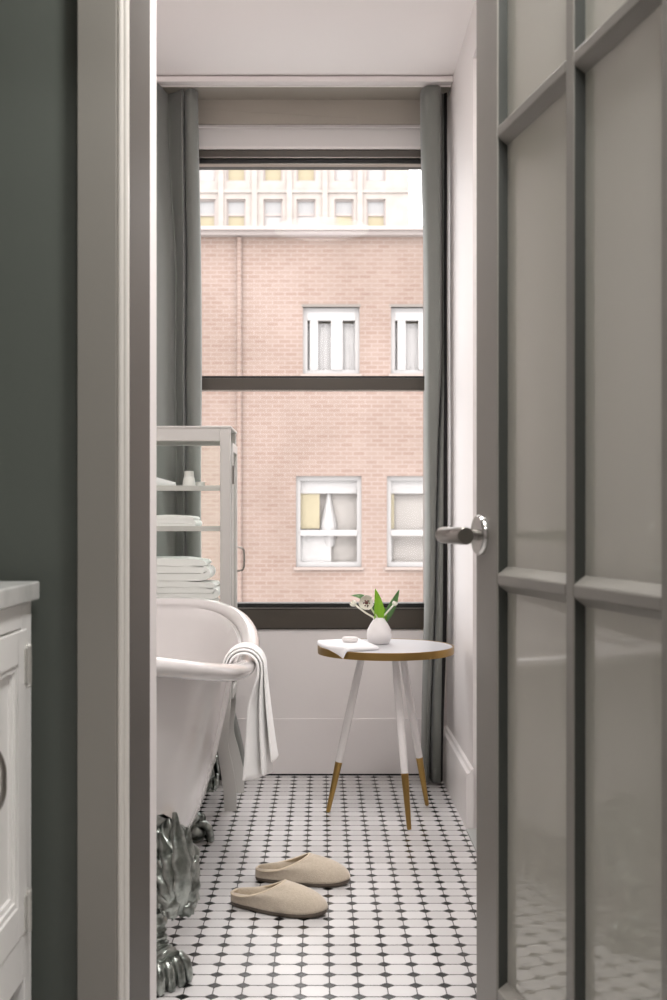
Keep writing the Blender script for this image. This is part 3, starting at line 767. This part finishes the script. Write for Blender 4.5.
# hand towel with a bar of soap on it
def hand_towel():
    A, B, C_, D_ = Vector((-.022, 3.925)), Vector((.130, 3.985)), Vector((.185, 3.735)), Vector((.060, 3.668))
    m = MB(); nu, nv = 34, 26; top = []; bot = []
    for j in range(nv+1):
        v = j/nv; rt = []; rb = []
        for i in range(nu+1):
            u = i/nu
            p = (A.lerp(B, u)).lerp(D_.lerp(C_, u), v)
            p = p+Vector((-.75, -.66))*.020*math.sin(PI*v)*(1-u)
            d = math.hypot(p.x-TX, p.y-TY); over = max(0, d-(TR+.003))
            drop = over*1.1+over*over*6
            pull = 1-.62*over/max(d, 1e-6)
            x, y = TX+(p.x-TX)*pull, TY+(p.y-TY)*pull
            e = min(u, 1-u, v, 1-v)
            th = .0135*min(1, (e*14+.25))**.5
            wav = .0012*noise.noise(Vector((u*4, v*4, 1)))+.003*math.sin(v*9)*over*8
            zb = TZ+.0018-drop+(.002*max(0, math.sin(v*7+1)) if over > .004 else 0)
            rt.append(Vector((x, y, zb+th+wav))); rb.append(Vector((x, y, zb)))
        top.append(rt); bot.append(rb)
    m.grid(top); m.grid(bot)
    m.grid([[a, b] for a, b in zip(top[0], bot[0])]); m.grid([[a, b] for a, b in zip(top[-1], bot[-1])])
    m.grid([[r[0], s[0]] for r, s in zip(top, bot)]); m.grid([[r[-1], s[-1]] for r, s in zip(top, bot)])
    return m
o = hand_towel().build('hand_towel', M['cloth'], smooth=60); tag(o, 'folded white hand towel drooping over the brass table edge', 'towel')
m = MB(); rows = []
for r_, z_ in ((.002, 0), (.022, 0), (.0262, .003), (.027, .008), (.0262, .013), (.022, .016), (.002, .0165)):
    rows.append([Vector((.094+r_*math.cos(2*PI*k/32), 3.84+r_*.8*math.sin(2*PI*k/32), TZ+.0165+z_)) for k in range(32)])
m.grid(rows, closed_u=True); o = m.build('soap_bar', M['soap'], smooth=60); tag(o, 'oval white bar of soap on the folded hand towel', 'soap')

# ------------------------------------------------------------------ slippers
def slipper(loc, rz, mirror, label):
    root = empty('slipper', loc, rz); tag(root, label, 'slipper', 'felt slippers on the tiles')
    L = .262; N = 72
    def outline(a, grow=0):
        # heel at -x, toe at +x; wider at the ball, toe swings inward
        c, s = math.cos(a), math.sin(a)
        x = L/2*(abs(c)**.92)*(1 if c > 0 else -1)
        t = (x/L+.5)
        half = .0335+.0135*math.sin(PI*min(1, max(0, (t-.25)/.95)))**1.0
        y = half*(abs(s)**.80)*(1 if s > 0 else -1)+mirror*.006*max(0, t-.45)**1.5*3
        n = Vector((c/L*2, s/.09*2, 0)).normalized()
        return Vector((x, y, 0))+n*grow
    # sole
    rows = []
    for g, z in ((-.004, 0), (-.0005, .0025), (.0012, .010), (.0012, .0155), (-.003, .0158)):
        r = []
        for k in range(N):
            p = outline(2*PI*k/N, g); toe = max(0, (p.x/L+.5)-.78)
            r.append(p+Vector((0, 0, z+toe*toe*.16+(.0 if z else 0))))
        rows.append(r)
    m = MB(); m.grid(rows, closed_u=True); m.f += [tuple(range(N-1, -1, -1)), tuple(range(4*N, 5*N))]; m.mi += [0, 0]
    tag(m.build('sole', M['sole'], root, smooth=50, local=True), 'dark brown rubber sole')
    # felt upper from sole edge to the foot opening
    def rim(a):
        c, s = math.cos(a), math.sin(a)
        f = (c+1)/2          # 0 heel .. 1 instep
        x = -L/2+.004+(L*.555)*f
        hw = .033+.007*math.sin(PI*f)
        y = hw*(abs(s)**.62)*(1 if s > 0 else -1)*(1-.12*f**3)
        z = .034+.042*f**1.8-.003*math.sin(PI*f)
        return Vector((x, y, z))
    NV = 16; rows = []
    for j in range(NV+1):
        v = j/NV; r = []
        for k in range(N):
            a = 2*PI*k/N
            p0 = outline(a, -.0008); toe = max(0, (p0.x/L+.5)-.78); p0.z = .012+toe*toe*.16
            p2 = rim(a)
            c = (math.cos(a)+1)/2
            bulge = p0.copy(); bulge.z = .040+.016*c**.6
            bulge.x += .001; bulge.y *= 1.03
            if c > .55:
                bulge.x = p0.x*1.0; bulge.z = .056+.006*(1-c)
            p1 = bulge
            q = p0*(1-v)**2+p1*2*v*(1-v)+p2*v*v
            r.append(q)
        rows.append(r)
    up_ = MB().grid(rows, closed_u=True).build('felt_upper', M['felt'], root, smooth=70, local=True, solid=.0055)
    # cream cut edge of the opening, inner lining and footbed
    m = MB(); pts = [rim(2*PI*k/N)+Vector((0, 0, .0004)) for k in range(N)]
    rws = []
    for k in range(N):
        t = (pts[(k+1) % N]-pts[k-1]).normalized(); s = t.cross(Vector((0, 0, 1))).normalized(); u = s.cross(t)
        rws.append([pts[k]+s*.0042*math.cos(2*PI*q/8)+u*.0030*math.sin(2*PI*q/8) for q in range(8)])
    m.grid(rws, closed_u=True, closed_v=True)
    tag(m.build('opening_edge', M['felt_edge'], root, smooth=60, local=True), 'pale cut edge of the opening')
    m = MB(); r1 = [outline(2*PI*k/N, -.006)+Vector((0, 0, .0185)) for k in range(N)]
    m.add(r1, [tuple(range(N))])
    m.build('footbed', M['felt_in'], root, smooth=0, local=True)
    return root
h1, t1 = Vector((-.233, 2.985)), Vector((.0085, 2.885))
h2, t2 = Vector((-.180, 3.185)), Vector((.0735, 3.150))
for h, t, mi, lb in ((h1, t1, 1, 'beige felt slipper lying nearer the camera, toe to the right'), (h2, t2, -1, 'beige felt slipper partly behind the other, nearer the table')):
    c = (h+t)/2; slipper((c.x, c.y, .0005), math.atan2((t-h).y, (t-h).x), mi, lb)

# ------------------------------------------------------------------ vanity on the left
VF, VE = -.4706, 1.862
va = empty('vanity_cabinet', (-.73, 1.56, 0)); tag(va, 'white panelled vanity cabinet with exposed hinges', 'vanity')
m = MB(); zt = .868
m.box(-.998, VF, VE-.022, VE, .03, zt)                      # end panel
m.box(-.998, VF, 1.28, 1.30, .03, zt); m.box(-.998, -.985, 1.30, VE-.022, .03, zt); m.box(-.985, VF-.02, 1.30, VE-.022, .29, .31)
ff = VF-.02
m.box(ff, VF, 1.33, VE-.060, .275, .345)                    # bottom rail
m.box(ff, VF, 1.33, VE-.060, .829, zt)                      # top rail
m.box(ff, VF, VE-.060, VE-.022, .275, zt)
m.box(ff, VF, 1.30, 1.33, .275, zt); m.box(ff, VF, 1.545, 1.572, .345, .829)
m.box(ff, VF, VE-.042, VE-.022, 0, .275); m.box(ff, VF, 1.30, 1.34, 0, .275); m.box(-.998, VF, VE-.022, VE, 0, .03)
m.build('carcass', M['vanity'], va, smooth=0, bevel=.0015)
m = MB(); m.box(-.98, VF-.09, 1.30, VE-.03, .002, .285); m.build('toe_void_shade', M['black'], va, smooth=0)  # black block stands in for the shade in the open foot
def vanity_door(ya, yb, hinge_side):
    x1 = VF+.002; x0 = VF-.018
    z0_, z1_ = .348, .826
    m = MB(); st = .052
    m.box(x0, x1, ya, ya+st, z0_, z1_); m.box(x0, x1, yb-st, yb, z0_, z1_); m.box(x0, x1, ya+st, yb-st, z0_, z0_+st); m.box(x0, x1, ya+st, yb-st, z1_-st, z1_)
    d = m.build('door', M['vanity'], va, smooth=0, bevel=.002)
    p = MB()
    a, b, c, e = ya+st, yb-st, z0_+st, z1_-st
    p.box(x0, x1-.011, a, b, c, e)
    for q in (0, 1):  # stepped moulding
        o_ = .009*q; h = x1-.003-.004*q
        p.box(x1-.011, h, a+o_, a+o_+.009, c+o_, e-o_); p.box(x1-.011, h, b-o_-.009, b-o_, c+o_, e-o_)
        p.box(x1-.011, h, a+o_+.009, b-o_-.009, c+o_, c+o_+.009); p.box(x1-.011, h, a+o_+.009, b-o_-.009, e-o_-.009, e-o_)
    p.build('panel', M['vanity'], d, smooth=0)
    hy = yb-.002 if hinge_side > 0 else ya+.002
    for zc in (.768, .379):
        h = MB(); h.box(x1-.001, x1+.002, hy-.018, hy+.016, zc-.027, zc+.027)
        h.tube([(x1+.003, hy, zc-.029), (x1+.003, hy, zc+.029)], .0048, 12)
        for zz_ in (-.031, .031): h.ball((x1+.003, hy, zc+zz_), .005, 8)
        for q in (-.012, 0, .012): h.lathe([(.0054, -.0008), (.0054, .0008)], (x1+.003, hy, zc+q), 12)
        h.build('hinge', M['satin'], d, smooth=40)
    py = ya+.028 if hinge_side > 0 else yb-.028
    h = MB(); h.tube(catmull([(x1-.001, py, .592), (x1+.016, py, .596), (x1+.024, py, .615), (x1+.025, py, .635), (x1+.024, py, .655), (x1+.016, py, .674), (x1-.001, py, .678)], 6), .0042, 10)
    h.build('pull_handle', M['pewter'], d, smooth=40)
vanity_door(1.574, VE-.034, 1)
vanity_door(1.332, 1.543, -1)
ct = MB().box(-.999, VF+.011, 1.27, VE+.012, .869, .899).build('countertop', M['marble'], smooth=0, bevel=.003)
tag(ct, 'grey marble countertop on the white vanity', 'countertop')

# ------------------------------------------------------------------ open glazed door on the right
hx, hy, lx, ly = .425, 1.268, .2745, 2.05
DL = math.hypot(lx-hx, ly-hy); ang = math.atan2(ly-hy, lx-hx)
_n = Vector((-(ly-hy), lx-hx, 0)).normalized()*.021
door = empty('door_1', (hx-_n.x, hy-_n.y, .006), ang); struct(door, 'open taupe glazed door with panes tinted pale for reflections and a lever handle', 'door')
# local axes: x from hinge to latch, y towards the camera side face (left in the photo is +y), z up
HT = 2.10; TH = .042
def dx_(px): return DL*(1-0) if px <= 476 else None
def s_at(px):                      # distance from hinge of the point of the face seen at column px
    D = 771.0/(px-100); return (ly-D)/(ly-hy)
def lxp(px): return DL*(1-s_at(px))
s_st, s_m1, s_m2, s_r = lxp(497), lxp(565), lxp(573), lxp(661)
zlow, zup = .898, 1.653
m = MB()
m.box(s_st, DL, -TH/2, TH/2, 0, HT)
tag(m.build('stile', M['taupe'], door, smooth=0, bevel=.003, local=True), 'latch stile')
MB().box(0, s_r, -TH/2, TH/2, 0, HT).build('stile', M['taupe'], door, smooth=0, bevel=.003, local=True)
MB().box(s_r, s_st, -TH/2, TH/2, 0, .20).build('rail', M['taupe'], door, smooth=0, bevel=.003, local=True)
MB().box(s_r, s_st, -TH/2, TH/2, HT-.10, HT).build('rail', M['taupe'], door, smooth=0, bevel=.003, local=True)
m = MB(); hb = .010
m.box(s_m2, s_m1, -TH/2+.001, TH/2-.001, .20, HT-.10)
m.build('mullion', M['taupe'], door, smooth=0, bevel=.003, local=True)
for zc in (zlow, zup):
    m = MB(); m.box(s_r, s_m2, -TH/2+.001, TH/2-.001, zc-.006-hb, zc-.006+hb); m.box(s_m1, s_st, -TH/2+.001, TH/2-.001, zc-.006-hb, zc-.006+hb)
    m.build('glazing_bar', M['taupe'], door, smooth=0, bevel=.003, local=True)
zc_ = [.20, zlow-.006-hb, zlow-.006+hb, zup-.006-hb, zup-.006+hb, HT-.10]
for a, b in ((s_r, s_m2), (s_m1, s_st)):
    for k in (0, 2, 4):
        z0_, z1_ = zc_[k], zc_[k+1]
        pn = MB().box(a, b, -.003, .003, z0_, z1_).build('pane', M['door_glass'], door, smooth=0, local=True)
        w1, w2 = .003, .012
        for nm, mt, ks in (('glazing_bead', M['taupe'], (0, 2)), ('glazing_side_bead', M['gasket'], (1, 3))):
            q = MB()
            for sgn in (-1, 1):
                yo, yi = sgn*(TH/2-.003), sgn*.003
                ro = [(a, z0_), (b, z0_), (b, z1_), (a, z1_)]; ri = [(a+w1, z0_+w2), (b-w1, z0_+w2), (b-w1, z1_-w2), (a+w1, z1_-w2)]
                for i in ks:
                    k2 = (i+1) % 4
                    q.add([(ro[i][0], yo, ro[i][1]), (ro[k2][0], yo, ro[k2][1]), (ri[k2][0], yi, ri[k2][1]), (ri[i][0], yi, ri[i][1])], [(0, 1, 2, 3)])
            q.build(nm, mt, pn, smooth=0, local=True)
# lever handle
zl = .966; sx_ = lxp(482)
lv = empty('lever_handle', (sx_, TH/2, zl)); lv.parent = door; lv['label'] = 'dark pewter lever handle'
def disc(y0_, prof, n=40):
    rows = [[Vector((r*math.cos(2*PI*k/n), y, r*math.sin(2*PI*k/n))) for k in range(n)] for r, y in prof]
    mm = MB(); mm.grid(rows, closed_u=True); mm.f += [tuple(range(n)), tuple(range((len(prof)-1)*n, len(prof)*n))]; mm.mi += [0, 0]; return mm
disc(0, [(.0355, 0), (.0355, .007), (.033, .010), (.012, .0105)]).build('rosette', M['chrome'], lv, smooth=40, local=True)
m = MB(); m.tube([(0, .009, 0), (0, .068, 0)], .0095, 18); m.build('neck', M['pewter'], lv, smooth=40, local=True)
m = MB(); m.tube([(.012, .068, 0), (-.006, .068, 0), (-.118, .068, 0), (-.1195, .068, 0)], [.0138, .0145, .0145, .0135], 26); m.build('grip', M['pewter'], lv, smooth=40, local=True)

# ------------------------------------------------------------------ outside
FD = 20.0
def fx(px): return (px-322)/F*FD
def fz(py, D=FD): return 1-(py-519)/F*D
bb = empty('brick_building', (0, FD, -5)); tag(bb, 'sunlit pink brick building opposite the window', 'building')
wins = [(303, 359.5, 307, 374), (391, 447, 307, 374), (296, 361.5, 476, 567), (387, 452.5, 476, 567), (213-70, 270-70, 307, 374), (205-75, 270-75, 476, 567)]
holes = [(fx(a), fx(b), fz(d_), fz(c)) for a, b, c, d_ in wins]
m = wall_boxes(MB(), 'y', FD, FD+.35, fx(-20), fx(700), -5, fz(236), holes)
m.build('wall', M['brick'], bb, smooth=0)
m = MB(); m.box(fx(-20), fx(700), FD-.16, FD+.4, fz(237), fz(233.5)); m.box(fx(-20), fx(700), FD-.28, FD+.4, fz(233.5), fz(230))
m.build('cornice', M['cornice'], bb, smooth=0)
MB().tube([(fx(239.5), FD-.05, -5), (fx(239.5), FD-.05, fz(238))], .042, 10).build('downpipe', M['brick'], bb)
def outside_window(k, r, upper, extra):
    a, b, c, d_ = r; x0, x1, z1_, z0_ = fx(a), fx(b), fz(c), fz(d_)
    yy = FD+.10; t = .075
    m = MB(); m.box(x0, x0+t, yy, yy+.1, z0_, z1_); m.box(x1-t, x1, yy, yy+.1, z0_, z1_); m.box(x0+t, x1-t, yy, yy+.1, z0_, z0_+t*1.1); m.box(x0+t, x1-t, yy, yy+.1, z1_-t, z1_)
    if upper:
        xm = x0+(x1-x0)*.60; m.box(x0+.12, x0+.26, yy-.01, yy+.08, z0_+t*1.1, z1_-.22); m.box(xm-.10, xm+.10, yy-.02, yy+.08, z0_+t*1.1, z1_-.22); m.box(x0+t, x1-t, yy-.02, yy+.08, z1_-.22, z1_-t)
    else:
        zm = z0_+(z1_-z0_)*.375; m.box(x0+t, x1-t, yy-.02, yy+.09, zm-.05, zm+.05)
    f = m.build('window', M['pvc'], bb, smooth=0)
    MB().box(x0+t, x1-t, yy+.05, yy+.06, z0_+t, z1_-t).build('pane', M['glass'], f, smooth=0)
    MB().box(x0-.02, x1+.02, FD+.34, FD+.36, z0_, z1_).build('inside_room', M['room_dark'] if not upper else M['room_beige'], f, smooth=0)
    if not upper:
        MB().box(x0+t, x1-t, yy+.09, yy+.10, z1_-.30, z1_-t).build('blind', M['pvc'], f, smooth=0)
        MB().box(x0+t, x0+(x1-x0)*extra, yy+.12, yy+.14, z0_+(z1_-z0_)*.42, z1_-.3).build('curtain', M['yellow'], f, smooth=0)
        m = MB(); m.box(x0+t, x0+(x1-x0)*(.45 if extra > .25 else .0)+.1, yy+.11, yy+.16, z0_+t, z0_+(z1_-z0_)*.38); m.build('white_panel', M['pvc'], f, smooth=0)
        m = MB(); m.lathe([(.10, 0), (.16, .35), (.10, .6), (.05, .85), (.04, .95)], (x0+(x1-x0)*(.5 if extra > .25 else .75), yy+.2, z0_+.35), 14); m.build('lamp', M['pvc'], f)
    else:
        m = MB()
        for q in range(9):
            xx = x0+t+(x1-x0-2*t)*q/9; m.box(xx, xx+.09, yy+.13, yy+.16, z0_+t, z1_-.25)
        m.build('net_curtain', M['cornice'] if q < 0 else M['pvc'], f, smooth=0)
    MB().box(x0-.04, x1+.04, FD-.05, FD+.1, z0_-.05, z0_).build('sill', M['sillstone'], f, smooth=0)
    if upper: MB().box(x0-.02, x1+.02, FD-.012, FD+.1, z1_, z1_+.05).build('lintel', M['lintelstone'], f, smooth=0)
for k, r in enumerate(wins): outside_window(k, r, r[2] == 307, .36 if k in (2, 5) else .12)
# pale tower further off
TD = 52.0
def gx_(px): return (px-322)/F*TD
tw = empty('office_tower', (0, TD, -5)); tag(tw, 'pale many-windowed tower rising far behind the brick building', 'building')
cols = [206-39, 206, 236, 273, 306, 344, 376]; cols = [128, 167, 206, 236, 273, 306, 344, 376]
hl = []
for px in cols:
    for (ta, tb_) in ((104, 132), (151, 181), (199, 229)): hl.append((gx_(px-9.5), gx_(px+9.5), fz(tb_, TD), fz(ta, TD)))
XR = gx_(409)
m = wall_boxes(MB(), 'y', TD, TD+.5, gx_(60), XR, -5, fz(60, TD), hl)
m.build('wall', M['pale_concrete'], tw, smooth=0)
MB().box(gx_(60), XR, TD+.5, TD+12, -5, fz(60, TD)).build('wall', M['pale_concrete'], tw, smooth=0)
m = MB()
for a in (60, 182, 221, 254.5, 289.5, 325, 360): m.box(gx_(a)-.12, gx_(a)+.12, TD-.10, TD, -5, fz(62, TD))
m.box(gx_(60), XR, TD-.08, TD, fz(193, TD), fz(190, TD))
m.build('pilaster', M['pale_concrete'], tw, smooth=0)
for i, h in enumerate(hl):
    x0, x1, z0_, z1_ = h
    m = MB(); t = .07; zm = (z0_+z1_)/2
    m.box(x0, x0+t, TD+.15, TD+.25, z0_, z1_); m.box(x1-t, x1, TD+.15, TD+.25, z0_, z1_); m.box(x0+t, x1-t, TD+.15, TD+.25, zm-.05, zm+.05); m.box(x0+t, x1-t, TD+.15, TD+.25, z1_-t, z1_); m.box(x0+t, x1-t, TD+.15, TD+.25, z0_, z0_+t)
    f = m.build('window', M['cornice'], tw, smooth=0)
    lowc = M['yellow'] if i % 3 != 0 and (i*7) % 5 < 3 else M['pvc']
    MB().box(x0+t, x1-t, TD+.22, TD+.24, z0_+t, zm-.05).build('pane', lowc, f, smooth=0)
    MB().box(x0+t, x1-t, TD+.22, TD+.24, zm+.05, z1_-t).build('pane', M['far_pane'], f, smooth=0)
o = MB().box(-30, 30, WY+.6, 70, -5.3, -5).build('ground', M['stone'], smooth=0); struct(o, 'courtyard ground far below the window', 'ground')

# ------------------------------------------------------------------ lamps, daylight, camera
def ceiling_fill_lamp(x, y, power, col, r, label):
    L = empty('ceiling_fill_lamp', (x, y, CZ)); tag(L, label, 'ceiling lamp')
    MB().lathe([(.001, 0), (r, 0), (r, -.02), (r-.012, -.026), (r-.012, -.012), (.001, -.012)], (x, y, CZ-.0005), 40, cap=False).build('housing', M['bracket'], L, smooth=40)
    ld = bpy.data.lights.new('lamp_light', 'AREA'); ld.shape = 'DISK'; ld.size = r*1.8; ld.energy = power; ld.color = col
    lo = bpy.data.objects.new('lamp_light', ld); COL.objects.link(lo); lo.parent = L; lo.location = (0, 0, -.03)
    return L
ceiling_fill_lamp(.0, 2.65, 27, (1, .96, .94), .30, 'round fill lamp added under the bathroom ceiling, out of frame')  # added fill light for the bathroom, not a known fixture
ceiling_fill_lamp(.30, 1.42, 27, (1, .985, .96), .16, 'round ceiling lamp in the vanity room, out of frame')
ceiling_fill_lamp(.2, 0.0, 15, (1, .985, .96), .16, 'round fill lamp added in the hall behind the camera')  # added light behind the camera to brighten the glazed door

sun = bpy.data.lights.new('sun', 'SUN'); sun.energy = 1.2; sun.angle = math.radians(6); sun.color = (1, .96, .92)
so = bpy.data.objects.new('sun', sun); COL.objects.link(so)
so.rotation_euler = Vector((.25, .80, -.60)).to_track_quat('-Z', 'Y').to_euler()
pt = bpy.data.lights.new('window_portal', 'AREA'); pt.shape = 'RECTANGLE'; pt.size = WIN[1]-WIN[0]; pt.size_y = WIN[3]-WIN[2]; pt.cycles.is_portal = True
po = bpy.data.objects.new('window_portal', pt); COL.objects.link(po); po.location = ((WIN[0]+WIN[1])/2, WY+.12, (WIN[2]+WIN[3])/2)
po.rotation_euler = Vector((0, -1, 0)).to_track_quat('-Z', 'Z').to_euler()
W = bpy.data.worlds.new('sky'); sc.world = W; W.use_nodes = True
bg = W.node_tree.nodes['Background']; bg.inputs[0].default_value = (1.0, .985, .985, 1); bg.inputs[1].default_value = 4.5

cd = bpy.data.cameras.new('camera'); cam = bpy.data.objects.new('camera', cd); COL.objects.link(cam)
cam.location = (0, 0, 1); cam.rotation_euler = (PI/2, 0, 0)
cd.sensor_fit = 'AUTO'; cd.sensor_width = 36; cd.lens = 36*F/1000; cd.shift_x = .0115; cd.shift_y = .019
cd.clip_start = .05; cd.clip_end = 300
cd.dof.use_dof = True; cd.dof.focus_distance = 3.6; cd.dof.aperture_fstop = 6.3
sc.camera = cam
sc.view_settings.view_transform = 'Standard'; sc.view_settings.look = 'None'; sc.view_settings.gamma = 1
sc.view_settings.use_curve_mapping = False; sc.view_settings.exposure = 0
sc.cycles.use_denoising = True
sc.cycles.max_bounces = 10; sc.cycles.diffuse_bounces = 6; sc.cycles.transparent_max_bounces = 16; sc.cycles.glossy_bounces = 5
sc.cycles.sample_clamp_indirect = 6
